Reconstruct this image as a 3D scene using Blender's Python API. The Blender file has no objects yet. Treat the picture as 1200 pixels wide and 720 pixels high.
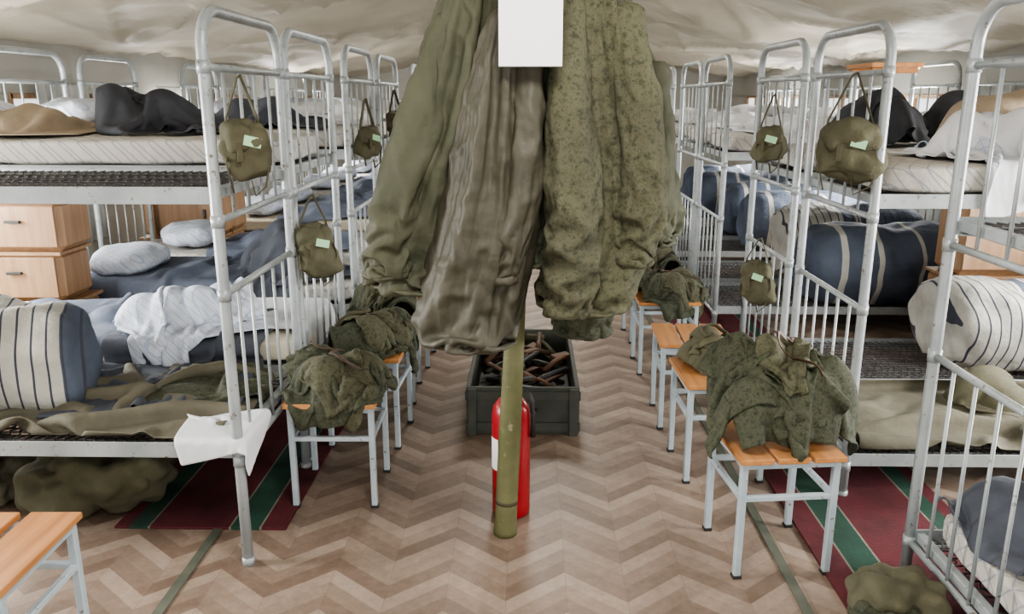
import bpy, math, random
import numpy as np
from mathutils import Vector, Matrix, noise as mn
R=random.Random(7)
S=bpy.context.scene
COL=S.collection
# ------------------------------------------------------------ materials
def newmat(name):
    m=bpy.data.materials.new(name); m.use_nodes=True
    nt=m.node_tree; b=nt.nodes['Principled BSDF']
    return m,nt,b
def N(nt,t,**k):
    n=nt.nodes.new(t)
    for a,v in k.items(): setattr(n,a,v)
    return n
def noise_node(nt,scale,detail=4,coord='Object',vec=None,rough=.55):
    tc=N(nt,'ShaderNodeTexCoord')
    n=N(nt,'ShaderNodeTexNoise'); n.inputs['Scale'].default_value=scale; n.inputs['Detail'].default_value=detail
    n.inputs['Roughness'].default_value=rough
    nt.links.new(tc.outputs[coord],n.inputs['Vector'])
    return n
def ramp(nt,src,stops,interp='LINEAR'):
    r=N(nt,'ShaderNodeValToRGB'); r.color_ramp.interpolation=interp
    e=r.color_ramp.elements
    while len(e)<len(stops): e.new(.5)
    for i,(p,c) in enumerate(stops):
        e[i].position=p; e[i].color=(*c,1)
    nt.links.new(src,r.inputs[0]); return r
def bump(nt,b,src,strength=.3,dist=.01):
    bp=N(nt,'ShaderNodeBump'); bp.inputs['Strength'].default_value=strength; bp.inputs['Distance'].default_value=dist
    nt.links.new(src,bp.inputs['Height']); nt.links.new(bp.outputs[0],b.inputs['Normal']); return bp
def simple(name,c1,c2,scale=6,rough=.6,bs=.2,bd=.005,metal=0,bscale=None,sheen=0):
    m,nt,b=newmat(name)
    n=noise_node(nt,scale)
    r=ramp(nt,n.outputs[0],[(.3,c1),(.7,c2)])
    nt.links.new(r.outputs[0],b.inputs['Base Color'])
    b.inputs['Roughness'].default_value=rough; b.inputs['Metallic'].default_value=metal
    if sheen: b.inputs['Sheen Weight'].default_value=sheen
    n2=noise_node(nt,bscale or scale*6)
    bump(nt,b,n2.outputs[0],bs,bd)
    return m
def camo(name,cols,scale=9):
    m,nt,b=newmat(name)
    n=noise_node(nt,scale,5,rough=.75)
    r=ramp(nt,n.outputs[0],[(0,cols[0]),(.42,cols[1]),(.5,cols[2]),(.58,cols[3])],'CONSTANT')
    n3=noise_node(nt,3,3)
    mx=N(nt,'ShaderNodeMix',data_type='RGBA',blend_type='MULTIPLY'); mx.inputs[0].default_value=.6
    r3=ramp(nt,n3.outputs[0],[(.3,(.6,.6,.6)),(.7,(1.2,1.2,1.15))])
    nt.links.new(r.outputs[0],mx.inputs[6]); nt.links.new(r3.outputs[0],mx.inputs[7])
    nt.links.new(mx.outputs[2],b.inputs['Base Color'])
    b.inputs['Roughness'].default_value=.85
    n2=noise_node(nt,34,6); bump(nt,b,n2.outputs[0],.6,.012)
    return m
def worn_paint(name,c1,c2,chip,rough=.42,metal=.25):
    m,nt,b=newmat(name)
    n=noise_node(nt,7,5); r=ramp(nt,n.outputs[0],[(.3,c1),(.7,c2)])
    n2=noise_node(nt,38,6,rough=.7); r2=ramp(nt,n2.outputs[0],[(.60,(0,0,0)),(.67,(1,1,1))])
    mx=N(nt,'ShaderNodeMix',data_type='RGBA'); mx.inputs[7].default_value=(*chip,1)
    nt.links.new(r2.outputs[0],mx.inputs[0]); nt.links.new(r.outputs[0],mx.inputs[6])
    nt.links.new(mx.outputs[2],b.inputs['Base Color'])
    b.inputs['Roughness'].default_value=rough; b.inputs['Metallic'].default_value=metal
    bump(nt,b,n2.outputs[0],.1,.002); return m
M={}
M['paint']=worn_paint('bed_paint',(.30,.33,.34),(.44,.47,.48),(.15,.12,.09))
M['paint_b']=worn_paint('stool_paint',(.36,.44,.49),(.50,.57,.61),(.18,.14,.11),.45,.1)
M['net']=simple('spring_steel',(.07,.07,.075),(.17,.17,.17),20,.5,.1,.002,.5)
M['olive']=simple('olive_quilted',(.046,.050,.029),(.084,.086,.052),5,.75,.55,.010,bscale=24)
M['khaki']=simple('khaki_lining',(.040,.037,.024),(.072,.066,.046),5,.6,.5,.010,bscale=24)
M['camo']=camo('camo_cloth',[(.042,.044,.026),(.078,.079,.044),(.100,.097,.060),(.062,.060,.036)],42)
M['camo2']=camo('camo_cloth_green',[(.026,.031,.018),(.050,.057,.033),(.070,.075,.046),(.040,.041,.027)],40)
M['canvas']=simple('bag_canvas',(.068,.065,.038),(.12,.112,.068),7,.85,.5,.006,bscale=60)
M['tarp']=simple('tarp',(.085,.08,.055),(.16,.145,.105),4,.8,.5,.012,bscale=20)
M['bluegrey']=simple('wool_bluegrey',(.050,.056,.072),(.088,.096,.118),5,.9,.4,.006,bscale=60)
M['blue']=simple('wool_blue',(.09,.11,.155),(.17,.195,.25),5,.9,.4,.006,bscale=60)
M['black']=simple('dark_jacket',(.02,.022,.028),(.05,.052,.06),5,.8,.4,.006,bscale=40)
M['tan']=simple('tan_blanket',(.30,.235,.165),(.44,.36,.27),4,.9,.4,.008,bscale=30)
M['red']=simple('extinguisher_red',(.33,.012,.02),(.43,.02,.03),4,.3,.05,.001)
M['dark']=simple('black_rubber',(.015,.015,.015),(.04,.04,.04),8,.5,.1,.002)
M['white']=simple('white_paper',(.9,.9,.9),(.95,.95,.95),4,.7,.05,.002)
M['label']=simple('mint_label',(.35,.62,.36),(.42,.70,.44),4,.6,.05,.002)
M['polegreen']=worn_paint('pole_paint',(.10,.105,.045),(.165,.165,.08),(.28,.26,.16),.45,0)
M['crate']=simple('crate_paint',(.045,.052,.044),(.085,.093,.078),6,.6,.4,.004)
M['rust']=simple('tool_wood',(.07,.035,.02),(.18,.09,.05),8,.6,.3,.004)
M['strap']=simple('strap_web',(.07,.063,.038),(.11,.10,.06),20,.9,.2,.002)
M['belt']=simple('leather_belt',(.05,.025,.014),(.10,.05,.028),12,.5,.2,.002)
M['strip']=simple('joint_strip',(.07,.08,.062),(.12,.125,.095),9,.6,.1,.002)
def wood(name,a,b_,rough=.45,axis=1):
    m,nt,b=newmat(name)
    tc=N(nt,'ShaderNodeTexCoord'); mp=N(nt,'ShaderNodeMapping')
    sc=[22,22,22]; sc[axis]=1.5; mp.inputs['Scale'].default_value=sc
    n=N(nt,'ShaderNodeTexNoise'); n.inputs['Scale'].default_value=1.5; n.inputs['Detail'].default_value=5
    nt.links.new(tc.outputs['Object'],mp.inputs[0]); nt.links.new(mp.outputs[0],n.inputs['Vector'])
    r=ramp(nt,n.outputs[0],[(.3,a),(.7,b_)]); nt.links.new(r.outputs[0],b.inputs['Base Color'])
    b.inputs['Roughness'].default_value=rough; return m
M['wood']=wood('varnished_pine',(.38,.16,.055),(.58,.28,.11),.35)
M['cabwood']=wood('cabinet_wood',(.28,.16,.085),(.38,.24,.14),.5,2)
def ticking(name,base,line,sc=26,thr=.12):
    m,nt,b=newmat(name)
    tc=N(nt,'ShaderNodeTexCoord'); sp=N(nt,'ShaderNodeSeparateXYZ'); nt.links.new(tc.outputs['Object'],sp.inputs[0])
    outs=[]
    for sgn in (1,-1):
        a=N(nt,'ShaderNodeMath',operation='MULTIPLY'); a.inputs[1].default_value=sgn; nt.links.new(sp.outputs[1],a.inputs[0])
        s=N(nt,'ShaderNodeMath',operation='ADD'); nt.links.new(sp.outputs[0],s.inputs[0]); nt.links.new(a.outputs[0],s.inputs[1])
        s2=N(nt,'ShaderNodeMath',operation='ADD'); nt.links.new(s.outputs[0],s2.inputs[0]); nt.links.new(sp.outputs[2],s2.inputs[1])
        k=N(nt,'ShaderNodeMath',operation='MULTIPLY'); k.inputs[1].default_value=sc*.5; nt.links.new(s2.outputs[0],k.inputs[0])
        f=N(nt,'ShaderNodeMath',operation='FRACT'); nt.links.new(k.outputs[0],f.inputs[0])
        l=N(nt,'ShaderNodeMath',operation='LESS_THAN'); l.inputs[1].default_value=thr; nt.links.new(f.outputs[0],l.inputs[0])
        outs.append(l)
    mxm=N(nt,'ShaderNodeMath',operation='MAXIMUM'); nt.links.new(outs[0].outputs[0],mxm.inputs[0]); nt.links.new(outs[1].outputs[0],mxm.inputs[1])
    mx=N(nt,'ShaderNodeMix',data_type='RGBA'); mx.inputs[6].default_value=(*base,1); mx.inputs[7].default_value=(*line,1)
    nt.links.new(mxm.outputs[0],mx.inputs[0]); nt.links.new(mx.outputs[2],b.inputs['Base Color'])
    b.inputs['Roughness'].default_value=.9
    n=noise_node(nt,14); bump(nt,b,n.outputs[0],.5,.02)
    return m
M['tick']=ticking('mattress_ticking',(.52,.50,.45),(.34,.34,.36),26)
M['sheet']=simple('white_sheet',(.60,.62,.65),(.74,.75,.78),4,.9,.4,.01,bscale=14)
M['sheetb']=ticking('checked_sheet',(.58,.61,.68),(.38,.45,.58),40,.12)
M['cream']=simple('cream_mattress',(.55,.50,.39),(.66,.61,.49),5,.9,.4,.01,bscale=16)
def stripes(name,bands,period,dark,thr):
    m,nt,b=newmat(name)
    tc=N(nt,'ShaderNodeTexCoord'); sp=N(nt,'ShaderNodeSeparateXYZ'); nt.links.new(tc.outputs['Object'],sp.inputs[0])
    r=ramp(nt,sp.outputs[0],bands,'CONSTANT')
    k=N(nt,'ShaderNodeMath',operation='DIVIDE'); k.inputs[1].default_value=period; nt.links.new(sp.outputs[0],k.inputs[0])
    f=N(nt,'ShaderNodeMath',operation='FRACT'); nt.links.new(k.outputs[0],f.inputs[0])
    l=N(nt,'ShaderNodeMath',operation='LESS_THAN'); l.inputs[1].default_value=thr; nt.links.new(f.outputs[0],l.inputs[0])
    mx=N(nt,'ShaderNodeMix',data_type='RGBA'); mx.inputs[7].default_value=(*dark,1)
    nt.links.new(l.outputs[0],mx.inputs[0]); nt.links.new(r.outputs[0],mx.inputs[6])
    n0=noise_node(nt,5,5); r0=ramp(nt,n0.outputs[0],[(.3,(.75,.75,.76)),(.7,(1.2,1.2,1.18))])
    m2=N(nt,'ShaderNodeMix',data_type='RGBA',blend_type='MULTIPLY'); m2.inputs[0].default_value=1
    nt.links.new(mx.outputs[2],m2.inputs[6]); nt.links.new(r0.outputs[0],m2.inputs[7])
    nt.links.new(m2.outputs[2],b.inputs['Base Color']); b.inputs['Roughness'].default_value=.9
    n=noise_node(nt,9,5); bump(nt,b,n.outputs[0],.7,.03)
    return m
BL=(.078,.096,.132); CR=(.44,.43,.39)
M['stripeA']=stripes('striped_blanket_a',[(0,BL),(.055,CR),(.62,BL),(.8,CR),(.84,BL)],.048,(.05,.055,.075),.15)
M['stripeC']=stripes('striped_blanket_c',[(0,CR),(.40,BL),(.50,CR),(.54,BL),(.9,BL)],.052,(.05,.055,.075),.16)
M['stripeB']=stripes('striped_blanket_b',[(0,BL),(.16,CR),(.20,BL),(.40,CR),(.44,BL),(.7,CR),(.73,BL)],.3,(.08,.10,.15),.05)
def floor_mat():
    m,nt,b=newmat('chevron_linoleum')
    def MA(op,a,bv=None,c=None):
        n=N(nt,'ShaderNodeMath',operation=op)
        for i,v in enumerate((a,bv,c)):
            if v is None: continue
            if isinstance(v,(int,float)): n.inputs[i].default_value=v
            else: nt.links.new(v,n.inputs[i])
        return n.outputs[0]
    tc=N(nt,'ShaderNodeTexCoord'); sp=N(nt,'ShaderNodeSeparateXYZ'); nt.links.new(tc.outputs['Object'],sp.inputs[0])
    P=.40; w=.075
    u=MA('DIVIDE',MA('ADD',sp.outputs[0],20.07),P)
    fr=MA('FRACT',u); tri=MA('MULTIPLY',MA('ABSOLUTE',MA('SUBTRACT',fr,.5)),2)
    v=MA('DIVIDE',MA('ADD',MA('ADD',sp.outputs[1],20),MA('MULTIPLY',tri,P*.42)),w)
    idv=MA('FLOOR',v); idu=MA('FLOOR',MA('MULTIPLY',u,2))
    cb=N(nt,'ShaderNodeCombineXYZ'); nt.links.new(idv,cb.inputs[0]); nt.links.new(idu,cb.inputs[1])
    wn=N(nt,'ShaderNodeTexWhiteNoise',noise_dimensions='2D'); nt.links.new(cb.outputs[0],wn.inputs['Vector'])
    alt=MA('MODULO',idv,3)
    sh=MA('ADD',MA('MULTIPLY',wn.outputs['Value'],.3),MA('MULTIPLY',alt,.3))
    n=noise_node(nt,26,6,rough=.7); sh=MA('ADD',sh,MA('MULTIPLY',MA('SUBTRACT',n.outputs[0],.5),1.0))
    r=ramp(nt,sh,[(.0,(.165,.117,.088)),(.5,(.25,.187,.145)),(1.0,(.35,.28,.225))])
    seam=MA('MAXIMUM',MA('LESS_THAN',MA('FRACT',v),.05),MA('LESS_THAN',MA('FRACT',MA('MULTIPLY',u,2)),.015))
    mx=N(nt,'ShaderNodeMix',data_type='RGBA'); mx.inputs[7].default_value=(.13,.09,.065,1)
    nt.links.new(MA('MULTIPLY',seam,.35),mx.inputs[0]); nt.links.new(r.outputs[0],mx.inputs[6])
    big=noise_node(nt,1.4,7,rough=.65); rb=ramp(nt,big.outputs[0],[(.3,(.72,.71,.70)),(.7,(1.2,1.2,1.2))])
    m2=N(nt,'ShaderNodeMix',data_type='RGBA',blend_type='MULTIPLY'); m2.inputs[0].default_value=1
    nt.links.new(mx.outputs[2],m2.inputs[6]); nt.links.new(rb.outputs[0],m2.inputs[7])
    nt.links.new(m2.outputs[2],b.inputs['Base Color'])
    rr=N(nt,'ShaderNodeMapRange'); rr.inputs[3].default_value=.28; rr.inputs[4].default_value=.55
    nt.links.new(big.outputs[0],rr.inputs[0]); nt.links.new(rr.outputs[0],b.inputs['Roughness'])
    return m
M['floor']=floor_mat()
def runner_mat():
    m,nt,b=newmat('carpet_runner')
    tc=N(nt,'ShaderNodeTexCoord'); sp=N(nt,'ShaderNodeSeparateXYZ'); nt.links.new(tc.outputs['Object'],sp.inputs[0])
    RD=(.088,.012,.017); GR=(.014,.052,.034); W=(.18,.17,.135)
    r=ramp(nt,sp.outputs[0],[(0,RD),(.09,W),(.098,GR),(.21,W),(.218,RD),(.52,W),(.53,GR),(.60,RD)],'CONSTANT')
    n0=noise_node(nt,4,6,rough=.7); r0=ramp(nt,n0.outputs[0],[(.3,(.6,.6,.6)),(.7,(1.3,1.3,1.3))])
    m2=N(nt,'ShaderNodeMix',data_type='RGBA',blend_type='MULTIPLY'); m2.inputs[0].default_value=1
    nt.links.new(r.outputs[0],m2.inputs[6]); nt.links.new(r0.outputs[0],m2.inputs[7])
    nt.links.new(m2.outputs[2],b.inputs['Base Color']); b.inputs['Roughness'].default_value=.95
    n=noise_node(nt,120,2); bump(nt,b,n.outputs[0],.6,.004); return m
M['runner']=runner_mat()
def canvas_mat(name,c1,c2,trans,bs=.6):
    m,nt,b=newmat(name)
    n=noise_node(nt,1.0,4); r=ramp(nt,n.outputs[0],[(.3,c1),(.7,c2)])
    nt.links.new(r.outputs[0],b.inputs['Base Color']); b.inputs['Roughness'].default_value=.6
    n2=noise_node(nt,3,5); bump(nt,b,n2.outputs[0],bs,.05)
    t=N(nt,'ShaderNodeBsdfTranslucent'); nt.links.new(r.outputs[0],t.inputs[0])
    mx=N(nt,'ShaderNodeMixShader'); mx.inputs[0].default_value=trans
    nt.links.new(b.outputs[0],mx.inputs[1]); nt.links.new(t.outputs[0],mx.inputs[2])
    nt.links.new(mx.outputs[0],nt.nodes['Material Output'].inputs[0]); return m
M['roof']=canvas_mat('tent_canvas',(.22,.195,.152),(.32,.29,.235),.25,.35)
M['wall']=canvas_mat('tent_wall_canvas',(.40,.39,.355),(.50,.49,.455),.35,.4)
M['film']=canvas_mat('window_film',(.92,.94,.95),(.97,.98,1),.85,.1)
M['curtain']=canvas_mat('curtain_cloth',(.58,.59,.57),(.74,.75,.73),.4)

# ------------------------------------------------------------ mesh builder
class B:
    def __init__(s): s.v=[];s.f=[];s.m=[];s.sm=[];s.mats=[]
    def mi(s,mat):
        if mat not in s.mats: s.mats.append(mat)
        return s.mats.index(mat)
    def add(s,vs,fs,mat,smooth=True):
        o=len(s.v); s.v+= [tuple(p) for p in vs]; k=s.mi(mat)
        for f in fs: s.f.append(tuple(i+o for i in f)); s.m.append(k); s.sm.append(smooth)
    def box(s,c,d,mat,rz=0,rx=0,ry=0):
        Mx=Matrix.Translation(c)@Matrix.Rotation(rz,4,'Z')@Matrix.Rotation(ry,4,'Y')@Matrix.Rotation(rx,4,'X')
        bv=min(d)*.12
        h=[x/2 for x in d]; vs=[];idx={}
        for sx in(-1,1):
            for sy in(-1,1):
                for sz in(-1,1):
                    for ax in range(3):
                        p=[sx*(h[0]-bv),sy*(h[1]-bv),sz*(h[2]-bv)]; p[ax]=(sx,sy,sz)[ax]*h[ax]
                        idx[(sx,sy,sz,ax)]=len(vs); vs.append(Mx@Vector(p))
        fs=[]
        for ax in range(3):
            o=[a for a in range(3) if a!=ax]
            for sg in(-1,1):
                q=[]
                for (a,b_) in((-1,-1),(1,-1),(1,1),(-1,1)):
                    k=[0,0,0];k[ax]=sg;k[o[0]]=a;k[o[1]]=b_; q.append(idx[(*k,ax)])
                fs.append(q)
        for ax in range(3):
            o=[a for a in range(3) if a!=ax]
            for a in(-1,1):
                for b_ in(-1,1):
                    k1=[0,0,0];k1[ax]=-1;k1[o[0]]=a;k1[o[1]]=b_; k2=list(k1);k2[ax]=1
                    fs.append([idx[(*k1,o[0])],idx[(*k2,o[0])],idx[(*k2,o[1])],idx[(*k1,o[1])]])
        for sx in(-1,1):
            for sy in(-1,1):
                for sz in(-1,1): fs.append([idx[(sx,sy,sz,a)] for a in range(3)])
        s.add(vs,fs,mat,False)
    def tube(s,pts,r,mat,seg=8,cap=True,flat=1.0):
        pts=[Vector(p) for p in pts]; n=len(pts)
        rs=r if isinstance(r,(list,tuple)) else [r]*n
        T=[]
        for i in range(n):
            t=(pts[min(i+1,n-1)]-pts[max(i-1,0)]).normalized(); T.append(t)
        up=Vector((0,0,1)) if abs(T[0].z)<.9 else Vector((1,0,0))
        u=T[0].cross(up).normalized(); vs=[];fs=[]
        for i in range(n):
            u=(u-T[i]*u.dot(T[i])).normalized(); w=T[i].cross(u)
            for k in range(seg):
                a=2*math.pi*k/seg; vs.append(pts[i]+(u*math.cos(a)+w*math.sin(a)*flat)*rs[i])
        for i in range(n-1):
            for k in range(seg):
                k2=(k+1)%seg; fs.append((i*seg+k,i*seg+k2,(i+1)*seg+k2,(i+1)*seg+k))
        if cap: fs.append(tuple(range(seg))[::-1]); fs.append(tuple((n-1)*seg+k for k in range(seg)))
        s.add(vs,fs,mat)
    def lathe(s,prof,c,mat,seg=28):
        vs=[];fs=[];n=len(prof)
        for z,r in prof:
            for k in range(seg):
                a=2*math.pi*k/seg; vs.append((c[0]+r*math.cos(a),c[1]+r*math.sin(a),c[2]+z))
        for i in range(n-1):
            for k in range(seg):
                k2=(k+1)%seg; fs.append((i*seg+k,i*seg+k2,(i+1)*seg+k2,(i+1)*seg+k))
        s.add(vs,fs,mat)
    def mesh(s,name):
        me=bpy.data.meshes.new(name); me.from_pydata(s.v,[],s.f)
        for m in s.mats: me.materials.append(m)
        me.polygons.foreach_set('material_index',s.m); me.polygons.foreach_set('use_smooth',s.sm)
        me.update(); return me
    def obj(s,name,loc=(0,0,0),rz=0,parent=None):
        return place(s.mesh(name),name,loc,rz,parent)
def place(me,name,loc=(0,0,0),rz=0,parent=None):
    o=bpy.data.objects.new(name,me); COL.objects.link(o); o.location=loc; o.rotation_euler=(0,0,rz)
    if parent: o.parent=parent
    return o
def empty(name,loc=(0,0,0)):
    e=bpy.data.objects.new(name,None); COL.objects.link(e); e.location=loc; e.empty_display_size=.1; return e
def blobmesh(name,dims,nyz,nx,mat,res=14,amp=.01,ns=5,seed=0,bb=None,flatbottom=False):
    import bmesh
    bm=bmesh.new(); bmesh.ops.create_cube(bm,size=2)
    bmesh.ops.subdivide_edges(bm,edges=bm.edges[:],cuts=res,use_grid_fill=True)
    off=Vector((seed*3.1,seed*1.7,seed*.9))
    for v in bm.verts:
        x,y,z=v.co; ay,az=abs(y),abs(z)
        m=max(ay,az); r=(ay**nyz+az**nyz)**(1/nyz) if m>0 else 1
        k=m/r if r>0 else 1; y*=k; z*=k
        m2=max(abs(x),m); rr=(abs(x)**nx+m**nx)**(1/nx); k2=m2/rr if rr>0 else 1
        p=Vector((x*k2,y*k2,z*k2))
        q=Vector((p.x*dims[0]/2,p.y*dims[1]/2,p.z*dims[2]/2))
        d=mn.noise(q*ns+off)*amp+mn.noise(q*ns*2.7+off)*amp*.45
        q+=p.normalized()*d
        if flatbottom and q.z<-dims[2]*.42: q.z=-dims[2]*.42
        v.co=q
    me=bpy.data.meshes.new(name); bm.to_mesh(me); bm.free(); me.materials.append(mat)
    me.polygons.foreach_set('use_smooth',[True]*len(me.polygons)); return me
# ------------------------------------------------------------ cloth solver
def smf(rs,k1,k2,n1,n2):
    g=rs.rand(k1,k2)-.5
    xi=np.linspace(0,k1-1,n1); yi=np.linspace(0,k2-1,n2)
    t=np.array([np.interp(xi,range(k1),g[:,j]) for j in range(k2)]).T
    return np.array([np.interp(yi,range(k2),t[i]) for i in range(n1)])
def sol(A,Bv,rest,k,comp=True):
    d=Bv-A; L=np.sqrt((d*d).sum(-1,keepdims=True))+1e-9
    e=(L-rest)/L
    if not comp: e=np.minimum(e,0)
    cc=d*(k*.5)*e; A+=cc; Bv-=cc
def drape(n1,n2,l1,l2,center,rot,obst,seed,compress=.85,steps=80,iters=7,amp=.03,bend=2):
    rs=np.random.RandomState(seed)
    a=np.linspace(-.5,.5,n1)*l1; b=np.linspace(-.5,.5,n2)*l2
    X,Y=np.meshgrid(a,b,indexing='ij'); c,s=math.cos(rot),math.sin(rot)
    sm=lambda k: smf(rs,k,k,n1,n2)
    Z=center[2]+sm(6)*amp*2+sm(14)*amp
    Xc=X*compress+sm(7)*amp*1.5; Yc=Y*compress+sm(7)*amp*1.5
    p=np.stack([center[0]+Xc*c-Yc*s,center[1]+Xc*s+Yc*c,Z],-1).astype(float)
    prev=p.copy(); dx=l1/(n1-1); dy=l2/(n2-1); dg=math.hypot(dx,dy)
    def par(ax,rest,k):
        n=p.shape[ax]
        for st in(0,1):
            q=(n-st)//2
            ia=slice(st,st+2*q,2); ib=slice(st+1,st+1+2*q,2)
            if ax==0: sol(p[ia],p[ib],rest,k)
            else: sol(p[:,ia],p[:,ib],rest,k)
    for st in range(steps):
        vel=(p-prev)*.96; prev=p.copy(); p+=vel; p[...,2]-=.0009
        for it in range(iters):
            par(0,dx,1);par(1,dy,1)
            sol(p[:-1,:-1],p[1:,1:],dg,.35); sol(p[1:,:-1],p[:-1,1:],dg,.35)
            sol(p[:-bend],p[bend:],bend*dx*.92,.25,False); sol(p[:,:-bend],p[:,bend:],bend*dy*.92,.25,False)
            if it%3==2 or it==iters-1:
                for o in obst:
                    if o[0]=='b':
                        x0,x1,y0,y1,zt=o[1:]; zt+=.006
                        x,y,z=p[...,0],p[...,1],p[...,2]
                        ins=(x>x0)&(x<x1)&(y>y0)&(y<y1)&(z<zt)
                        if not ins.any(): continue
                        D=np.stack([x-x0,x1-x,y-y0,y1-y,(zt-z)*.6],-1); w=D.argmin(-1)
                        dz=ins&(w==4); p[...,2][dz]=zt
                        for k2,(ax,val) in enumerate(((0,x0-.004),(0,x1+.004),(1,y0-.004),(1,y1+.004))):
                            mm=ins&(w==k2); p[...,ax][mm]=val
                        prev[ins]=prev[ins]*.25+p[ins]*.75
                    elif o[0]=='e':
                        cc=np.array(o[1:4]); rr=np.array(o[4:7]); q=(p-cc)/rr
                        L=np.sqrt((q*q).sum(-1)); ins=L<1
                        if not ins.any(): continue
                        q[ins]/=np.maximum(L[ins],1e-3)[:,None]; p[ins]=(cc+q*rr)[ins]
                        prev[ins]=prev[ins]*.3+p[ins]*.7
                    elif o[0]=='w':
                        x0,x1,y0,y1=o[1:]
                        np.clip(p[...,0],x0,x1,out=p[...,0]); np.clip(p[...,1],y0,y1,out=p[...,1])
                    else:
                        ins=p[...,2]<o[1]+.005; p[...,2][ins]=o[1]+.005; prev[ins]=prev[ins]*.2+p[ins]*.8
    return p
def gridmesh(name,p,mat,wrap=False):
    n1,n2=p.shape[:2]; vs=p.reshape(-1,3).tolist()
    if wrap: fs=[(i*n2+j,((i+1)%n1)*n2+j,((i+1)%n1)*n2+j+1,i*n2+j+1) for i in range(n1) for j in range(n2-1)]
    else: fs=[(i*n2+j,(i+1)*n2+j,(i+1)*n2+j+1,i*n2+j+1) for i in range(n1-1) for j in range(n2-1)]
    me=bpy.data.meshes.new(name); me.from_pydata(vs,[],fs); me.materials.append(mat)
    me.polygons.foreach_set('use_smooth',[True]*len(fs)); me.update(); return me
def clothobj(name,p,mat,parent=None,th=.007,sub=1,wrap=False):
    o=place(gridmesh(name,p,mat,wrap),name,parent=parent)
    m=o.modifiers.new('thick','SOLIDIFY'); m.thickness=th; m.offset=1
    if sub:
        m=o.modifiers.new('sub','SUBSURF'); m.levels=sub; m.render_levels=sub
    return o
def cloth(name,mat,size,center,rot,obst,seed,n=34,parent=None,th=.007,**k):
    n2=max(12,int(n*size[1]/size[0])) if size[1]<size[0] else n
    return clothobj(name,drape(n,n2,size[0],size[1],center,rot,obst,seed,**k),mat,parent,th)
def topz(p,x,y):
    d=(p[...,0]-x)**2+(p[...,1]-y)**2; m=d<.0008
    return p[...,2][m].max() if m.any() else None
def pile(name,cx,cy,zt,hx,hy,h,seed,mats,layers=3,over=1.0,lim=1.15,belt=True):
    r=random.Random(seed); e=empty(name,(cx,cy,zt)); P=[]
    obst=[('b',cx-hx,cx+hx,cy-hy,cy+hy,zt)]
    for i in range(7):
        obst.append(('e',cx+r.uniform(-.65,.65)*hx,cy+r.uniform(-.6,.6)*hy,zt+h*.25,hx*r.uniform(.28,.5),hy*r.uniform(.28,.5),h*r.uniform(.35,.75)))
    for i in range(layers):
        ob=[obst[0]]+[(o[0],o[1],o[2],o[3],o[4]*(1+.10*i),o[5]*(1+.10*i),o[6]*(1+.12*i)) for o in obst[1:]]
        L=lim+.04*i
        ob.append(('w',cx-hx*L,cx+hx*L,cy-hy*L,cy+hy*L))
        sc=(1,.85,.7,.6)[i]
        n1=54; s1,s2=hx*3.9*over*sc,hy*3.5*over*sc; n2=max(12,int(n1*s2/s1))
        if s2>s1: n2=n1
        p=drape(n1,n2,s1,s2,(cx+r.uniform(-.35,.35)*hx*(i>0),cy+r.uniform(-.35,.35)*hy*(i>0),zt+h*1.0+.04+.02*i),r.uniform(0,3),ob,seed*10+i,compress=.42,amp=.07,steps=48,bend=2)
        c=clothobj('garment_layer',p,mats[i%len(mats)],e,.008); P.append(p)
        c.location=(-cx,-cy,-zt)
    if belt:
        b=B(); pts=[]; a0=r.uniform(0,3)
        for k in range(26):
            t=k/25*2-1; x=cx+hx*(.7*t*math.cos(a0)+.2*math.sin(t*5)); y=cy+hy*(.7*t*math.sin(a0)+.2*math.cos(t*4))
            zs_=[topz(p,x,y) for p in P]; zs_=[z for z in zs_ if z]
            pts.append([x,y,(max(zs_) if zs_ else zt)+.008])
        for k in range(1,25): pts[k][2]=max(pts[k][2],(pts[k-1][2]+pts[k+1][2])/2)
        b.tube(pts,.010,M['belt' if seed%2 else 'strap'],8,flat=.25)
        o=b.obj('belt',parent=e); o.location=(-cx,-cy,-zt)
    return e
def dup(e,name,loc,rz=0):
    ne=empty(name,loc); ne.rotation_euler=(0,0,rz)
    for c in e.children:
        d=c.copy(); COL.objects.link(d); d.parent=ne
    return ne
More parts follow.
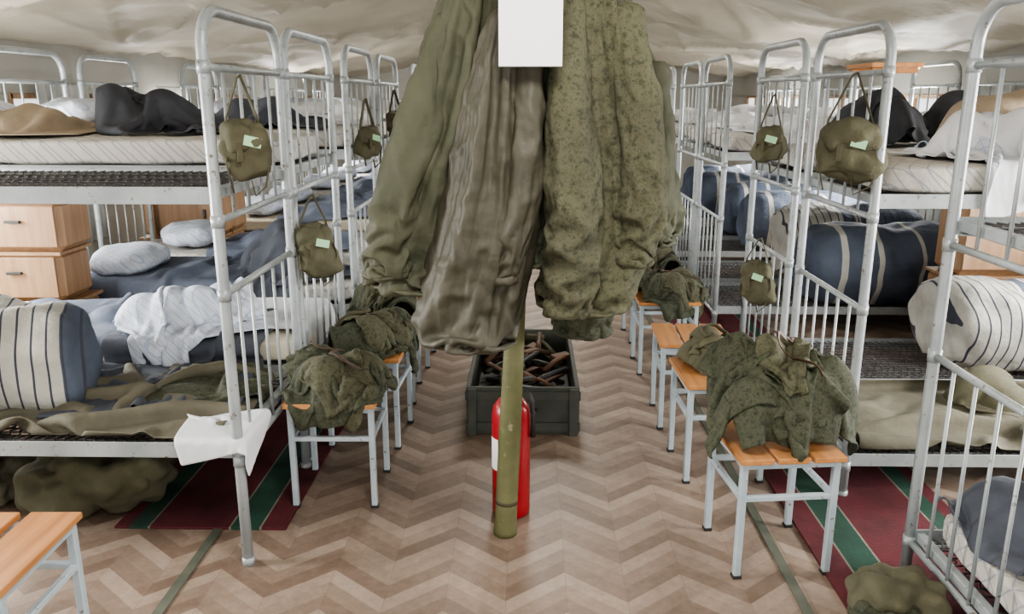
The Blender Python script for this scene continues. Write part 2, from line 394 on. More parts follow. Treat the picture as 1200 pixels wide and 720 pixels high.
def hang(name,prof,mat,seed,slack=1.35,vslack=1.04,n=96,rows=76,steps=45,bend=3,outer=1.5,parent=None,th=.010,kn=9,inner=.9,wr=.014):
    rs=np.random.RandomState(seed)
    prof=sorted(prof,key=lambda q:-q[0]); Z=np.array([q[0] for q in prof]); zz=np.linspace(Z[0],Z[-1],rows)
    A=[]
    for k in range(1,5):
        a=np.interp(-zz,-Z,[q[k] for q in prof])
        for _ in range(5): a[1:-1]=(a[:-2]+a[1:-1]*2+a[2:])/4
        A.append(a)
    cx,cy,hw,hd=A; th_=np.arange(n)/n*2*math.pi
    pert=1.10+.5*smf(rs,kn*2,3,n,rows)+.40*smf(rs,kn*2,10,n,rows)
    p=np.zeros((n,rows,3))
    p[...,0]=cx+hw*np.cos(th_)[:,None]*pert; p[...,1]=cy+hd*np.sin(th_)[:,None]*pert; p[...,2]=zz
    per=np.pi*(3*(hw+hd)-np.sqrt((3*hw+hd)*(hw+3*hd)))
    sl=np.interp(np.arange(rows),[0,rows*.25,rows-1],[1.15,slack,slack*1.03])
    rx=(per*sl/n)[None,:,None]
    seg=np.sqrt(np.diff(zz)**2+np.diff(cx)**2+np.diff(cy)**2); ry=(seg*vslack)[None,:,None]
    top=p[:,0].copy(); prev=p.copy(); zmin=Z[-1]
    ryb=ry[:,:-1]+ry[:,1:]
    for st in range(steps):
        vel=(p-prev)*.9; prev=p.copy(); p+=vel; p[...,2]-=.0005
        for it in range(7):
            sol(p[0::2],p[1::2],rx,1)
            a=p[1:-1:2]; b=p[2::2]; sol(a,b,rx,1)
            a=p[-1:].copy(); b=p[:1].copy(); sol(a,b,rx,1); p[-1:]=a; p[:1]=b
            m=(rows-1)//2*2
            sol(p[:,0:m:2],p[:,1:m+1:2],ry[:,0:m:2],1); sol(p[:,1:m:2],p[:,2:m+1:2],ry[:,1:m:2],1)
            dgn=np.sqrt(rx[:,:-1]**2+ry**2)
            for (sa,sb) in ((slice(0,-1),slice(1,None)),(slice(1,None),slice(0,-1))):
                a=p[:,sa].copy(); b=np.roll(p,-1,0)[:,sb].copy(); a0=a.copy(); b0=b.copy(); sol(a,b,dgn,.3)
                p[:,sa]+=a-a0; p[:,sb]+=np.roll(b-b0,1,0)
            a=p.copy(); b=np.roll(p,-bend,0).copy(); a0=a.copy(); b0=b.copy(); sol(a,b,rx*bend*.86,.3,False)
            p+=a-a0; p+=np.roll(b-b0,bend,0)
            sol(p[:,:-2],p[:,2:],ryb*.95,.25,False)
            if it%2==0:
                z=p[...,2]; x_=np.interp(-z,-zz,cx); y_=np.interp(-z,-zz,cy); w1=np.interp(-z,-zz,hw); d1=np.interp(-z,-zz,hd)
                qx=(p[...,0]-x_)/w1; qy=(p[...,1]-y_)/d1; l=np.sqrt(qx*qx+qy*qy)+1e-6
                t=np.clip(l,inner,outer)/l
                p[...,0]=x_+qx*t*w1; p[...,1]=y_+qy*t*d1
                p[:,0]=top; np.maximum(p[...,2],zmin,out=p[...,2])
    off=Vector((seed*3.3,seed*1.9,seed*.7))
    for i in range(n):
        for j in range(2,rows):
            x,y,z=p[i,j]; r0=Vector((x-cx[j],y-cy[j],0)); r0.normalize()
            # long sharp diagonal creases plus finer ones
            a1=max(0,1-5*abs(mn.noise(Vector((x*9+z*5,y*7,z*5-x*6))+off)))
            a2=max(0,1-4*abs(mn.noise(Vector((x*14-z*9,y*10,z*14+x*9))+off*2)))
            d=wr*(a1*1.1-a2*.55)+wr*.5*mn.noise(Vector((x*5,y*5,z*4))+off)
            p[i,j,0]+=r0.x*d; p[i,j,1]+=r0.y*d
    capc=np.array([cx[0],cy[0],zz[0]+.02]); r1=capc+(p[:,:1]-capc)*.45; r1[...,2]=capc[2]
    hem=p[:,-1:].copy(); ce=np.array([cx[-1],cy[-1],0]); h1=hem.copy(); h1[...,:2]=ce[:2]+(hem[...,:2]-ce[:2])*.86; h1[...,2]+=.04
    h2=hem.copy(); h2[...,:2]=ce[:2]+(hem[...,:2]-ce[:2])*.3; h2[...,2]+=.10
    p=np.concatenate([r1,p,h1,h2],1)
    return clothobj(name,p,mat,parent,th,1,True)

# ------------------------------------------------------------ shell
b=B(); b.add([(-3.6,-3,0),(3.6,-3,0),(3.6,15,0),(-3.6,15,0)],[(0,1,2,3)],M['floor'],False); b.obj('floor')
XL,XR,ZE,ZR=-3.35,3.45,1.98,2.85
nx,ny=110,260; vs=[];fs=[]
for j in range(ny+1):
    y=-3+18*j/ny
    for i in range(nx+1):
        x=XL-.1+(XR-XL+.2)*i/nx; t=abs(x-.05)/3.45
        z=ZR-(ZR-ZE)*t**.9
        z-=.13*math.sin(math.pi*((y/2.4)%1))*(math.sin(math.pi*min(t,1)))**.7
        q=Vector((x*.7,y*.5,0)); z+=.06*mn.noise(q)+.03*mn.noise(q*2.3)
        rd=abs(mn.noise(Vector((x*1.4+y*.9,y*.35-x*.5,3)))); z-=.05*max(0,1-rd*5)**1.5
        rd=abs(mn.noise(Vector((x*1.1-y*1.2,y*.4+x*.6,9)))); z-=.03*max(0,1-rd*7)
        vs.append((x,y,z))
for j in range(ny):
    for i in range(nx):
        a=j*(nx+1)+i; fs.append((a,a+1,a+nx+2,a+nx+1))
b=B(); b.add(vs,fs,M['roof']); b.obj('ceiling')
def side_wall(name,x):
    b=B(); th=.03
    b.box((x,6,.42),(th,18,.84),M['wall']); b.box((x,6,1.82),(th,18,.4),M['wall'])
    ys=[-1.2+1.75*i for i in range(9)]
    prev=-3
    for y in ys:
        if y-.5>prev: b.box((x,(prev+y-.5)/2,1.23),(th,y-.5-prev,.8),M['wall'])
        prev=y+.5
    b.box((x,(prev+15)/2,1.23),(th,15-prev,.8),M['wall'])
    b.obj(name); return ys
yl=side_wall('wall_left',XL); yr=side_wall('wall_right',XR)
k=1
for x,ys,sg in((XL,yl,1),(XR,yr,-1)):
    for iw,y in enumerate(ys):
        b=B()
        for dy in(-.49,0,.49): b.box((x,y+dy,1.23),(.05,.035,.8),M['cabwood'])
        for dz in(.85,1.61): b.box((x,y,dz),(.05,1.0,.035),M['cabwood'])
        b.box((x-sg*.01,y,1.23),(.004,.98,.78),M['film'])
        b.obj('window_%d'%k); k+=1
        if iw in (2,3,5,7):
            L=bpy.data.lights.new('window_light','AREA'); L.shape='RECTANGLE'; L.size=.7; L.size_y=.9
            L.energy=125 if x<0 else 150; L.color=(1,.985,.955)
            o=bpy.data.objects.new('window_light',L); COL.objects.link(o); o.location=(x+sg*.05,y,1.25); o.rotation_euler=(0,math.radians(-90 if sg>0 else 90),0)
b=B(); b.box((0,15,1.5),(7,.03,3),M['wall']); b.obj('wall_back')
for nm,x0,y0,flip in (('carpet_runner',-.92,2.76,True),('carpet_runner',1.03,1.2,False)):
    b=B(); y1=14
    b.box((.33,(y1-y0)/2,.006),(.66,y1-y0,.010),M['runner'])
    o=b.obj(nm,(x0,y1 if flip else y0,0),math.pi if flip else 0)
for x in(-1.18,.90):
    b=B(); b.box((x,5.2,.003),(.035,12,.005),M['strip']); b.obj('floor_joint_strip')
# ------------------------------------------------------------ bunk beds
def bunk_mesh(name,W,L,H,zl,zu,bays):
    b=B(); P=M['paint']; r=.0185
    for x in(0,L):
        pts=[(x,0,0),(x,0,.4),(x,0,H-.12)]
        for i in range(1,7):
            a=math.pi/2*i/7; pts.append((x,.12-.12*math.cos(a),H-.12+.12*math.sin(a)))
        pts.append((x,.12,H))
        q=[(p[0],W-p[1],p[2]) for p in reversed(pts)]
        b.tube(pts+q,r,P,10)
        for (z0,z1,nb) in bays:
            for z in(z0,z1): b.tube([(x,0,z),(x,W,z)],.012,P,8)
            for i in range(nb):
                y=W*(i+1)/(nb+1); b.tube([(x,y,z0),(x,y,z1)],.006,P,6)
            for z in(z0,z1):
                for y in(0,W): b.tube([(x,y,z-.02),(x,y,z+.02)],.0215,P,10)
        for y in(0,W): b.tube([(x,y,0),(x,y,.03)],.022,P,10)
    for z in(zl,zu):
        for y in(.012,W-.012):
            b.box((L/2,y,z),(L-.02,.006,.055),P); b.box((L/2,y+(.016 if y<W/2 else -.016),z-.024),(L-.02,.034,.005),P)
        for x in(.03,L-.03): b.box((x,W/2,z),(.03,W-.03,.035),P)
        nn=52; zz=z+.012
        for i in range(nn):
            x=.06+(L-.12)*i/(nn-1)
            pts=[(x+(.014 if j%2 else -.014),.03+(W-.06)*j/16,zz-.02*math.sin(math.pi*j/16)) for j in range(17)]
            b.tube(pts,.0034,M['net'],4,False)
        for j in range(1,18):
            y=.03+(W-.06)*j/18; b.tube([(.04,y,zz-.02*math.sin(math.pi*j/18)),(L-.04,y,zz-.02*math.sin(math.pi*j/18))],.0034,M['net'],4,False)
    return b.mesh(name)
W=.76; LEN=1.93
mL=bunk_mesh('bunk_bed_left',W,LEN,1.86,.43,1.30,[(1.22,1.69,4),(.40,.98,5)])
mR=bunk_mesh('bunk_bed_right',W,LEN,1.86,.16,1.22,[(1.16,1.69,4),(.14,.80,5)])
XA,XB=-.984,1.30
LY=[2.53,3.36,4.45,5.4,7.0,7.9,9.2,10.1,11.3]
RY=[1.74,3.08,4.0,5.5,6.4,7.6,8.5,9.8,10.7]
for y in LY: place(mL,'bunk_bed',(XA,y+W,0),math.pi)
for y in RY: place(mR,'bunk_bed',(XB,y,0))
mmat=blobmesh('mattress',(1.84,.72,.11),8,10,M['tick'],22,.012,6,1)
mcream=blobmesh('mattress_cream',(1.84,.72,.11),8,10,M['cream'],22,.012,6,2)
mpil=blobmesh('pillow',(.40,.58,.15),2.6,2.8,M['sheet'],14,.03,6,3)
mpilb=blobmesh('pillow_checked',(.40,.58,.15),2.6,2.8,M['sheetb'],14,.03,6,4)
XML=XA-LEN/2; XMR=XB+LEN/2
for i,y in enumerate(LY[1:]):
    place(mmat if i%3 else mcream,'mattress',(XML,y+W/2,.51))
    place(mmat,'mattress',(XML,y+W/2,1.38))
    if i: place(mpilb,'pillow',(XA-1.45,y+W/2,.645),.1*(i%3))
    place(mpilb,'pillow',(XA-1.6,y+W/2,1.515),-.1*(i%2))
for i,y in enumerate(RY[1:]):
    place(mmat,'mattress',(XMR,y+W/2,1.30))
    place(mpil,'pillow',(XB+1.6,y+W/2,1.435),.1)
place(mmat,'mattress',(XMR,RY[0]+W/2,.24))
def mound(mat,x,y,zb,h,L=1.2,side=1,seed=0,rot=0,wd=.74):
    me=blobmesh('rolled_bedding',(L,wd,h),2.4,7,mat,30,.05,3.2,seed,flatbottom=True)
    for v in me.vertices: v.co.x+=L/2; v.co.z+=h*.42
    return place(me,'rolled_bedding',(x,y,zb),(0 if side>0 else math.pi)+rot)
mound(M['stripeA'],-1.74,3.02,.45,.43,.85,-1,1,.38,.56)
mound(M['stripeC'],2.25,4.38,.18,.48,.92,1,2)
mo=mound(M['stripeB'],2.0,5.88,.18,.58,1.15,1,3)
mo2=mound(M['stripeC'],2.1,6.78,.18,.62,1.1,1,6)
for y in RY[5:]: place(mo.data,'rolled_bedding',(2.1,y+W/2,.18))
def bedbox(side,i,z):
    y=(LY if side<0 else RY)[i]
    return ('b',(XA-LEN+.05 if side<0 else XB+.05),(XA-.05 if side<0 else XB+LEN-.05),y+.01,y+W-.01,z)
def lumps(cx,cy,z,hx,hy,h,n,seed):
    r=random.Random(seed)
    return [('e',cx+r.uniform(-1,1)*hx,cy+r.uniform(-1,1)*hy,z,r.uniform(.08,.16),r.uniform(.07,.14),h*r.uniform(.5,1)) for _ in range(n)]
bx=bedbox(-1,1,.57)
bxf=('b',bx[1],bx[2],3.33,bx[4],.57); low=('b',-2.9,-1.0,2.5,3.32,.47)
cloth('wool_blanket',M['bluegrey'],(.80,1.35),(-1.50,3.36,.74),.10,[bxf,low,('f',0)]+lumps(-1.6,3.7,.57,.2,.15,.14,6,1),11,n=56,compress=.80,amp=.07)
cloth('bed_sheet',M['sheetb'],(.85,.80),(-1.55,3.56,.90),.5,[('b',bx[1],bx[2],3.31,bx[4],.59)]+lumps(-1.55,3.65,.60,.22,.1,.19,7,2),12,n=52,compress=.54,amp=.09)
cloth('bed_sheet',M['sheet'],(.8,.72),(-1.25,3.85,.75),0,[bedbox(-1,1,.575)],13,n=36,compress=.70,amp=.05)
cloth('wool_blanket',M['blue'],(.8,.8),(-2.1,3.7,.8),.2,[bx]+lumps(-2.1,3.7,.57,.3,.15,.08,5,41),43,n=36,compress=.80,amp=.06)
bx3=bedbox(-1,2,.58)
cloth('wool_blanket',M['bluegrey'],(1.0,1.0),(-1.42,4.75,.95),.5,[bx3]+lumps(-1.42,4.8,.6,.22,.14,.30,8,4),14,n=50,compress=.52,amp=.10)
cloth('bed_sheet',M['blue'],(1.3,.9),(-2.0,4.8,.75),0,[bx3]+lumps(-2.1,4.8,.57,.3,.14,.05,4,5),15,n=46,compress=.78,amp=.07)
t0=bedbox(-1,0,.455)
kin=('w',-2.85,-1.03,2.56,3.25)
cloth('canvas_tarp',M['tarp'],(1.3,.90),(-1.65,2.90,.56),.04,[t0,kin,('f',0)]+lumps(-1.45,2.95,.45,.3,.15,.045,5,6),16,n=50,compress=.76,amp=.035)
cloth('canvas_tarp',M['camo2'],(.55,.5),(-1.30,3.05,.6),.4,[('b',t0[1],t0[2],t0[3],t0[4],.47),kin]+lumps(-1.3,3.05,.46,.15,.1,.05,4,7),17,n=32,compress=.6,amp=.05)
cloth('bed_sheet',M['sheet'],(.34,.30),(-1.07,2.62,.6),.25,[('b',-2.9,-.96,2.51,3.28,.475),('f',0)],18,n=28,compress=.70,amp=.05)
u1=bedbox(-1,1,1.44)
cloth('dark_jacket_heap',M['black'],(.9,.8),(-1.70,3.85,1.75),.4,[u1]+lumps(-1.75,3.85,1.45,.24,.12,.22,8,8),19,n=48,compress=.50,amp=.09)
cloth('tan_blanket',M['tan'],(.9,.75),(-2.36,3.75,1.68),.1,[u1]+lumps(-2.3,3.7,1.46,.25,.12,.14,5,9),20,n=34,compress=.66,amp=.06)
u2=bedbox(-1,2,1.44)
cloth('tan_blanket',M['tan'],(.9,.75),(-2.2,4.8,1.7),.1,[u2]+lumps(-2.2,4.8,1.46,.25,.12,.14,5,10),21,n=30,compress=.72,amp=.06)
cloth('wool_blanket',M['bluegrey'],(.8,.75),(-1.5,4.8,1.7),.1,[u2]+lumps(-1.5,4.8,1.46,.2,.12,.16,5,11),22,n=30,compress=.66,amp=.06)
v1=bedbox(1,1,1.36)
cloth('bed_sheet',M['sheetb'],(1.1,.90),(2.12,3.46,1.62),.05,[v1,('f',0)]+lumps(2.1,3.45,1.38,.3,.12,.2,7,12),23,n=46,compress=.66,amp=.08)
cloth('bed_sheet',M['sheet'],(.6,.9),(1.85,3.35,1.75),.3,[v1,('f',0)]+lumps(1.9,3.45,1.42,.2,.12,.16,5,42),44,n=42,compress=.60,amp=.08)
cloth('tan_blanket',M['tan'],(.9,.7),(2.15,3.6,1.85),.1,[v1]+lumps(2.1,3.6,1.52,.3,.1,.14,5,13),24,n=34,compress=.66,amp=.06)
v2=bedbox(1,2,1.36)
cloth('dark_jacket_heap',M['black'],(.9,.7),(1.95,4.4,1.80),.2,[v2]+lumps(1.95,4.4,1.42,.26,.12,.25,8,14),25,n=44,compress=.52,amp=.09)
cloth('tan_blanket',M['tan'],(.8,.7),(2.6,4.4,1.7),.2,[v2]+lumps(2.6,4.4,1.4,.2,.12,.2,6,15),26,n=30,compress=.7,amp=.06)
w1=bedbox(1,1,.19)
cloth('canvas_tarp',M['tarp'],(2.0,.86),(2.26,3.46,.3),0,[w1,('w',1.34,3.2,3.11,3.81),('f',0)]+lumps(2.0,3.5,.19,.5,.15,.05,6,16),27,n=60,compress=.82,amp=.04)
cloth('canvas_tarp',M['canvas'],(.35,.4),(2.15,3.6,.6),.5,[('b',1.35,3.2,3.1,3.83,.21)]+lumps(2.15,3.6,.22,.06,.06,.16,4,46),46,n=30,compress=.6,amp=.05)
w0=bedbox(1,0,.30)
cloth('wool_blanket',M['bluegrey'],(1.2,.95),(1.80,2.15,.6),.2,[w0,('w',1.34,3.2,1.6,2.47)]+lumps(1.75,2.2,.3,.3,.15,.24,7,17),28,n=46,compress=.62,amp=.07)
def far_blankets():
    base=cloth('wool_blanket',M['blue'],(1.0,.8),(-1.75,LY[3]+.38,.75),.1,[bedbox(-1,3,.58)]+lumps(-1.7,LY[3]+.38,.58,.4,.14,.12,6,18),30,n=32,compress=.70,amp=.06)
    for y in LY[4:]:
        d=base.copy(); COL.objects.link(d); d.location.y=y-LY[3]
    b3=cloth('bed_sheet',M['sheet'],(1.1,.9),(-1.7,LY[3]+.38,1.65),.1,[bedbox(-1,3,1.45)]+lumps(-1.7,LY[3]+.38,1.45,.4,.14,.12,6,48),48,n=32,compress=.70,amp=.06)
    for y in LY[4:]:
        d=b3.copy(); COL.objects.link(d); d.location=(0,y-LY[3],0)
    b2=cloth('bed_sheet',M['sheet'],(1.0,.9),(2.0,RY[3]+.38,1.6),.1,[bedbox(1,3,1.36)]+lumps(2.0,RY[3]+.38,1.36,.4,.14,.15,6,19),31,n=32,compress=.70,amp=.06)
    for y in RY[4:]:
        d=b2.copy(); COL.objects.link(d); d.location.y=y-RY[3]
far_blankets()
b=B(); b.box((0,0,0),(.20,.26,.018),M['wood']); b.box((0,-.1,-.02),(.18,.02,.02),M['wood']); b.box((0,.1,-.02),(.18,.02,.02),M['wood'])
b.obj('shelf_board',(1.42,3.42,1.722))
# ------------------------------------------------------------ nightstands
def nightstand(loc,h=.53,stack=1,w=.60):
    for s_ in range(stack):
        b=B(); d=.31
        b.box((0,0,h/2),(w,d,h),M['cabwood'])
        if h>.4:
            b.box((0,-d/2-.006,h*.36),(w-.06,.014,h*.56),M['cabwood']); b.box((0,-d/2-.006,h*.82),(w-.06,.014,h*.24),M['cabwood'])
            b.box((.2,-d/2-.02,h*.36),(.02,.02,.07),M['dark']); b.box((0,-d/2-.02,h*.82),(.09,.02,.015),M['dark'])
        else:
            b.box((0,-d/2-.006,h*.5),(w-.05,.014,h*.78),M['cabwood']); b.box((0,-d/2-.02,h*.6),(.08,.02,.014),M['dark'])
        b.box((0,0,h-.008),(w+.02,d+.01,.018),M['cabwood'])
        b.obj('nightstand',(loc[0]+(.03 if s_%2 else 0),loc[1],s_*h*1.005))
nightstand((-2.70,4.285),.27,4,.48); nightstand((-2.75,6.4),.53,2); nightstand((2.9,5.1),.53,2); nightstand((-2.75,6.75),.53,2)
def curtain(x,y,w,seed):
    n1=60;n2=12
    p=np.zeros((n1,n2,3))
    for i in range(n1):
        for j in range(n2):
            p[i,j]=(x+.03*math.sin(i*.7+seed)*(.6+.4*j/n2),y+w*(i/(n1-1)-.5),1.7-1.15*j/(n2-1))
    clothobj('curtain',p,M['curtain'],th=.003)
curtain(-3.26,5.8,.7,1); curtain(-3.26,7.6,.7,2); curtain(3.36,4.5,.5,3); curtain(3.36,6.2,.6,4)
# ------------------------------------------------------------ stools
def stool_mesh(name,w=.36,d=.38,h=.45,npl=3,gap=.012):
    b=B(); P=M['paint_b']; t=.024
    pw=(w-(npl-1)*gap)/npl
    for i in range(npl): b.box((-w/2+pw/2+i*(pw+gap),0,h-.010),(pw,d,.020),M['wood'])
    for sx in(-1,1):
        for sy in(-1,1): b.box((sx*(w/2-.022),sy*(d/2-.03),(h-.02)/2),(t,t,h-.02),P)
    for sy in(-1,1):
        b.box((0,sy*(d/2-.03),h-.032),(w-.05,t*.9,t),P); b.box((0,sy*(d/2-.03),h*.66),(w-.05,t*.8,t*.8),P)
    for sx in(-1,1):
        b.box((sx*(w/2-.022),0,h-.032),(t*.9,d-.07,t),P); b.box((sx*(w/2-.022),0,h*.66),(t*.8,d-.07,t*.8),P)
    for sx in(-1,1):
        for sy in(-1,1): b.box((sx*(w/2-.022),sy*(d/2-.03),.006),(t+.006,t+.006,.012),M['dark'])
    return b.mesh(name)
ms=stool_mesh('stool')
for (x,y,r) in [(-.775,3.11,.02),(-.76,3.68,-.04),(-.78,4.25,.03),(-.77,4.85,0),(-.78,5.6,.03),(-.77,6.3,0),(-.77,7.3,0),(-.78,8.2,.05),
                (.86,2.66,.10),(.83,3.36,.04),(.82,3.93,-.03),(.82,4.75,0),(.84,5.4,.05),(.84,6.3,0),(.84,7.4,0),(.84,8.4,0)]:
    place(ms,'stool',(x,y,0),r)
ms2=stool_mesh('stool_wide',.50,.40,.45,3,.03)
place(ms2,'stool',(-1.52,1.87,0),.03)
G=[M['camo2'],M['camo2'],M['camo']]
p1=pile('folded_uniform_pile',-.775,3.12,.452,.21,.19,.17,1,G,3)
p2=pile('folded_uniform_pile',-.76,3.68,.452,.20,.19,.16,2,G,3)
p3=pile('folded_uniform_pile',.895,2.70,.452,.23,.19,.32,3,[M['camo2'],M['camo2'],M['camo2'],M['camo']],4,1.1,1.25)
p4=pile('folded_uniform_pile',.82,3.44,.452,.15,.13,.15,4,[M['canvas'],M['camo']],3)
for (src,x,y,r) in [(p2,-.78,4.25,1.6),(p1,-.78,5.6,2),(p2,-.77,6.3,.5),(p1,.82,4.75,.4),(p2,.84,5.4,1.5),(p1,.84,6.3,.7),(p2,-.77,7.3,.2)]:
    dup(src,'folded_uniform_pile',(x,y,.452),r)
# ------------------------------------------------------------ tent pole
PX,PY=-.084,2.76
px_=lambda z: PX+.045*z
b=B()
zs=[0,.02,.05,.4,.8,1.2,1.25,2.0,2.85]; rs=[.045,.045,.042,.041,.036,.028,.026,.026,.026]
b.tube([(px_(z),PY,z) for z in zs],rs,M['polegreen'],18)
b.tube([(px_(.13),PY,.13),(px_(.145),PY,.145)],.0425,M['strap'],18)
for zz in(1.86,1.93):
    for k_ in range(6):
        a=k_*math.pi/3+(.5 if zz>1.9 else 0); X0=px_(zz)
        b.tube([(X0,PY,zz),(X0+.07*math.cos(a),PY+.07*math.sin(a),zz),(X0+.09*math.cos(a),PY+.09*math.sin(a),zz+.04)],.006,M['net'],6)
b.obj('tent_pole')
b=B(); b.box((.002,2.40,1.855),(.180,.012,.34),M['white']); b.box((.002,2.58,2.0),(.02,.35,.02),M['net']); b.obj('notice_board')
# ------------------------------------------------------------ coats
def PXX(px,k=.0028): return (px-600)*k-.057
def coat(name,body,y,dep,mat,seed,sleeves=(),smat=None,**k):
    e=empty(name,(PXX(body[0][1]),y,body[0][0])); kids=[]
    kids.append(hang('coat_body',[(z,PXX(px),y,hw*.0028,min(dep,hw*.0028*1.3)) for z,px,hw in body],mat,seed,**k))
    for i,sl in enumerate(sleeves):
        kids.append(hang('sleeve_%d'%(i+1),[(z,PXX(px),yy,hw*.0028*.95,hw*.0028*.85) for z,px,yy,hw in sl],smat or mat,seed+20+i,slack=1.18,vslack=1.20,n=48,rows=64,steps=40,bend=2,outer=1.35,kn=4,wr=.007))
    for o in kids: o.parent=e; o.location=-e.location
    return e
coat('padded_jacket',[(2.02,562,24),(1.9,555,38),(1.765,546,48),(1.64,533,56),(1.507,520,63),(1.37,508,67),(1.234,499,66),(1.09,494,61),(.98,496,52)],2.72,.14,M['olive'],1,
     [[(1.84,528,2.66,16),(1.6,502,2.60,26),(1.4,477,2.58,29),(1.2,460,2.58,28),(1.03,454,2.58,22)]],slack=1.38,bend=3,wr=.013)
coat('padded_jacket',[(1.84,592,16),(1.74,594,32),(1.64,590,42),(1.5,583,47),(1.37,573,48),(1.23,563,50),(1.09,554,50),(.945,548,46),(.82,550,38)],2.56,.11,M['khaki'],2,
     [[(1.76,616,2.52,14),(1.55,620,2.47,20),(1.35,614,2.46,20),(1.15,600,2.47,17),(1.04,592,2.48,13)]],slack=1.42,bend=3,wr=.010)
coat('camouflage_jacket',[(2.02,676,28),(1.89,684,40),(1.765,692,50),(1.64,700,58),(1.5,704,62),(1.37,707,62),(1.23,704,56),(1.09,694,48),(.98,688,42),(.92,686,38)],2.68,.14,M['camo'],3,
     [[(1.88,664,2.58,16),(1.65,660,2.51,26),(1.45,665,2.48,28),(1.25,670,2.48,28),(1.05,667,2.50,27),(.92,665,2.52,22)],
      [(1.86,724,2.60,16),(1.6,742,2.56,26),(1.4,750,2.55,26),(1.22,746,2.56,24),(1.08,740,2.57,18)]],slack=1.40,bend=3,wr=.012)
coat('padded_jacket',[(2.0,712,18),(1.765,738,30),(1.64,750,34),(1.5,759,37),(1.37,765,38),(1.23,768,37),(1.10,762,32)],2.88,.12,M['olive'],4,
     [[(1.7,770,2.80,12),(1.5,778,2.78,18),(1.3,782,2.78,20),(1.12,778,2.78,16)]])
coat('camouflage_jacket',[(2.0,622,24),(1.85,626,34),(1.7,630,40),(1.5,634,40),(1.3,632,38),(1.15,632,34),(1.07,632,28)],2.66,.08,M['camo2'],5)
coat('camouflage_trousers',[(1.6,690,12),(1.3,692,30),(1.05,690,32),(.9,690,28),(.79,690,23)],2.80,.10,M['camo2'],6)
coat('padded_jacket',[(2.0,545,20),(1.85,532,30),(1.7,522,34),(1.5,508,36),(1.3,500,32)],2.90,.12,M['olive'],7)
# ------------------------------------------------------------ extinguisher
b=B(); cx,cy=-.065,2.93
b.lathe([(0,.0),(0,.07),(.01,.074),(.41,.075),(.445,.07),(.475,.05),(.49,.028),(.50,.022),(.52,.022),(.52,0)],(cx,cy,0),M['red'])
b.lathe([(.52,.018),(.55,.018),(.55,0)],(cx,cy,0),M['dark'],12)
b.box((cx+.03,cy-.02,.56),(.12,.02,.012),M['dark'],ry=-.2); b.box((cx+.03,cy-.02,.535),(.11,.02,.010),M['dark'],ry=.1)
b.tube([(cx+.02,cy,.53),(cx+.06,cy-.02,.53),(cx+.083,cy-.02,.47),(cx+.086,cy-.02,.4),(cx+.084,cy-.02,.33)],[.007,.007,.008,.008,.012],M['dark'],8)
vs=[];fs=[]
for i in range(9):
    a=math.radians(180+10+i*5)
    for z in(.20,.33): vs.append((cx+.0763*math.cos(a),cy+.0763*math.sin(a),z))
for i in range(8): fs.append((2*i,2*i+2,2*i+3,2*i+1))
b.add(vs,fs,M['white'])
b.obj('fire_extinguisher')
# ------------------------------------------------------------ crate with tools
b=B(); x0,x1,y0,y1,h=-.30,.25,3.71,4.72,.24; t=.022
for (c,d) in [(((x0+x1)/2,y0,h/2),(x1-x0,t,h)),(((x0+x1)/2,y1,h/2),(x1-x0,t,h)),((x0+t/2,(y0+y1)/2,h/2),(t,y1-y0-t,h)),((x1-t/2,(y0+y1)/2,h/2),(t,y1-y0-t,h)),(((x0+x1)/2,(y0+y1)/2,.015),(x1-x0-.04,y1-y0-.03,.02))]: b.box(c,d,M['crate'])
for zz in(.04,.2): b.box(((x0+x1)/2,y0-.017,zz),(x1-x0+.01,.014,.045),M['crate'])
for xx in(x0+.03,x1-.03): b.box((xx,y0-.03,h/2),(.04,.014,h),M['crate'])
b.tube([(-.09,y0-.02,.13),(-.08,y0-.05,.12),(.03,y0-.05,.12),(.04,y0-.02,.13)],.007,M['net'],6)
b.obj('wooden_crate')
b=B(); r=random.Random(3)
for i in range(60):
    xx=r.uniform(-.2,.15); yy=r.uniform(3.85,4.6); a=r.uniform(-1.3,1.3); L=r.uniform(.14,.42); z=.05+.0026*i
    dx_=math.sin(a)*L/2; dy_=math.cos(a)*L/2
    p0=(max(-.25,min(.2,xx-dx_)),max(3.76,yy-dy_),z); p1_=(max(-.25,min(.2,xx+dx_)),min(4.67,yy+dy_),z+r.uniform(0,.05))
    mm=('rust','dark','belt','canvas','rust','crate')[i%6]
    b.tube([p0,((p0[0]+p1_[0])/2,(p0[1]+p1_[1])/2,(p0[2]+p1_[2])/2+.015),p1_],[.018,.013,.017],M[mm],8,flat=r.uniform(.5,1))
    if i%3==0: b.box((p1_[0]*.9,p1_[1],p1_[2]),(.11,.05,.03),M[mm],rz=a,rx=r.uniform(-.4,.4))
b.obj('hand_tools')
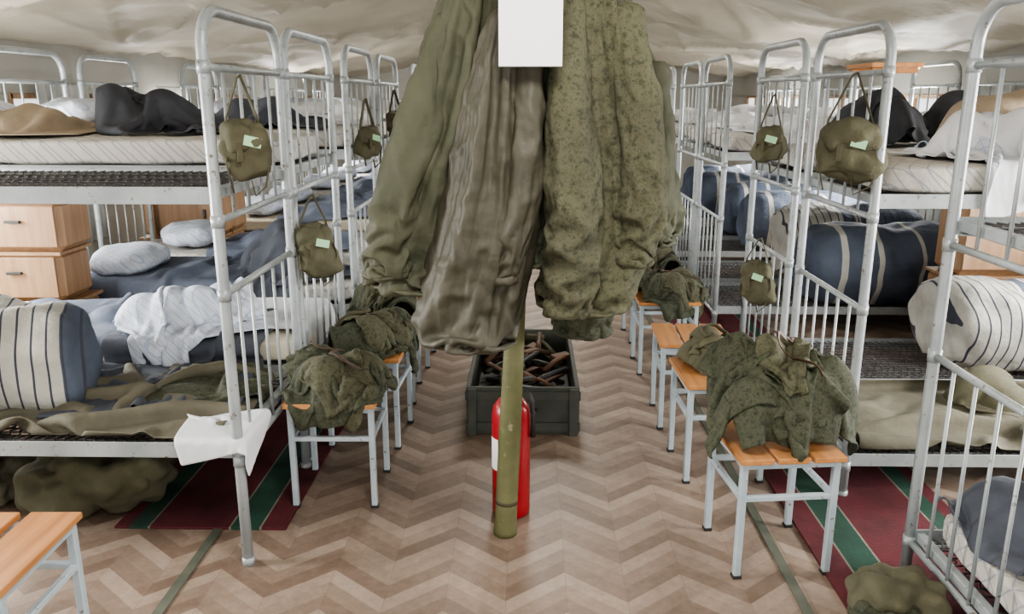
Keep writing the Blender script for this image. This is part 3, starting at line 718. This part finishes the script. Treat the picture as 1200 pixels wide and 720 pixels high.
# ------------------------------------------------------------ gas mask bags
def bagmesh(seed,w=.2,h=.24,d=.11,straps=.25):
    b=B(); me=blobmesh('t',(w,d,h),2.8,3,M['canvas'],14,.034,10,seed)
    b.add([Vector((v.co.x*(1-.45*v.co.z/h),v.co.y*(1-.4*v.co.z/h),v.co.z)) for v in me.vertices],[tuple(p.vertices) for p in me.polygons],M['canvas'])
    me=blobmesh('t',(w*.94,d*1.12,h*.5),3.2,3.2,M['canvas'],12,.028,10,seed+1)
    b.add([v.co+Vector((0,-.006,h*.2)) for v in me.vertices],[tuple(p.vertices) for p in me.polygons],M['canvas'])
    b.box((w*.10,-d*.68,h*.12),(.055,.004,.032),M['label'],rx=-.1,ry=.25)
    b.box((-w*.2,-d*.64,-h*.04),(.018,.008,.06),M['strap'])
    pts=[(-w*.42,0,h*.2),(-w*.38,0,h*.5),(-w*.06,.01,h*.5+straps),(w*.02,.012,h*.5+straps+.01),(w*.3,0,h*.52),(w*.40,0,h*.2)]
    P=[]
    for i in range(len(pts)-1):
        for k_ in range(4):
            t=k_/4; P.append(tuple(pts[i][q]*(1-t)+pts[i+1][q]*t for q in range(3)))
    P.append(pts[-1]); b.tube(P,.011,M['strap'],8,flat=.35)
    pts=[(w*.4,-.01,h*.3),(w*.52,-.03,-.03),(w*.36,-.04,-h*.6),(w*.12,-.03,-h*.75),(w*.05,-.03,-h*.5)]
    b.tube(pts,.008,M['strap'],6,flat=.35)
    pts=[(-w*.4,-.02,h*.25),(-w*.5,-.03,-h*.2),(-w*.38,-.03,-h*.68)]
    b.tube(pts,.008,M['strap'],6,flat=.35)
    return b.mesh('gas_mask_bag')
bm1=bagmesh(1,.135,.20,.085,.12); bm2=bagmesh(5,.155,.22,.095,.10); bm3=bagmesh(9,.22,.22,.11,.16); bm4=bagmesh(14,.13,.19,.08,.13)
for me,x,y,z,rz in [(bm1,-.915,2.64,1.44,.5),(bm2,-.895,3.34,.99,.5),(bm4,-.90,4.6,1.36,.9),(bm1,-.90,5.6,1.42,.9),
                    (bm3,1.205,3.13,1.41,-.25),(bm4,1.19,4.1,1.38,-.5),(bm2,1.19,4.15,.68,-.5)]:
    place(me,'gas_mask_bag',(x,y,z),rz)
def duffel(x,y,dims,rz,seed,mat=None,z=None):
    me=blobmesh('duffel_bag',dims,2.3,3.2,mat or M['canvas'],26,.07,7,seed,flatbottom=True)
    place(me,'duffel_bag',(x,y,(z if z is not None else dims[2]*.42+.012)),rz)
duffel(-1.72,2.95,(.50,.34,.28),.3,1); duffel(-2.35,3.0,(.6,.36,.28),-.2,2,M['tarp'])
duffel(-1.6,3.8,(.6,.4,.28),.1,3,M['camo2']); duffel(1.16,2.24,(.26,.22,.17),.2,4,M['canvas'])
duffel(1.07,2.09,(.22,.22,.14),-.4,5,M['camo2'])
# ------------------------------------------------------------ lights, world, camera
w=bpy.data.worlds.new('World'); S.world=w; w.use_nodes=True
bg=w.node_tree.nodes['Background']; bg.inputs[0].default_value=(1,.985,.95,1); bg.inputs[1].default_value=2.1
def area(name,loc,rot,sx,sy,e,col=(1,1,1)):
    L=bpy.data.lights.new(name,'AREA'); L.shape='RECTANGLE'; L.size=sx; L.size_y=sy; L.energy=e; L.color=col
    o=bpy.data.objects.new(name,L); COL.objects.link(o); o.location=loc; o.rotation_euler=rot
area('rear_fill',(0,-2.4,1.6),(math.radians(88),0,0),4.5,2.2,75,(1,.975,.93))  # soft fill light added behind the camera, at the open tent end
for y in(1.4,6.5,11): area('overhead_area',(0.1,y,2.5),(0,0,0),.6,.6,44,(1,.96,.90))  # downward area lights along the aisle, no lamp fixtures modelled
try: S.view_settings.look='AgX - Medium High Contrast'
except Exception as ex: print(ex)
cam=bpy.data.cameras.new('camera'); co=bpy.data.objects.new('camera',cam); COL.objects.link(co)
co.location=(0,0,1.6); co.rotation_euler=(math.radians(90-14.5),0,math.radians(1.2)); cam.sensor_width=36; cam.lens=28.5
S.camera=co
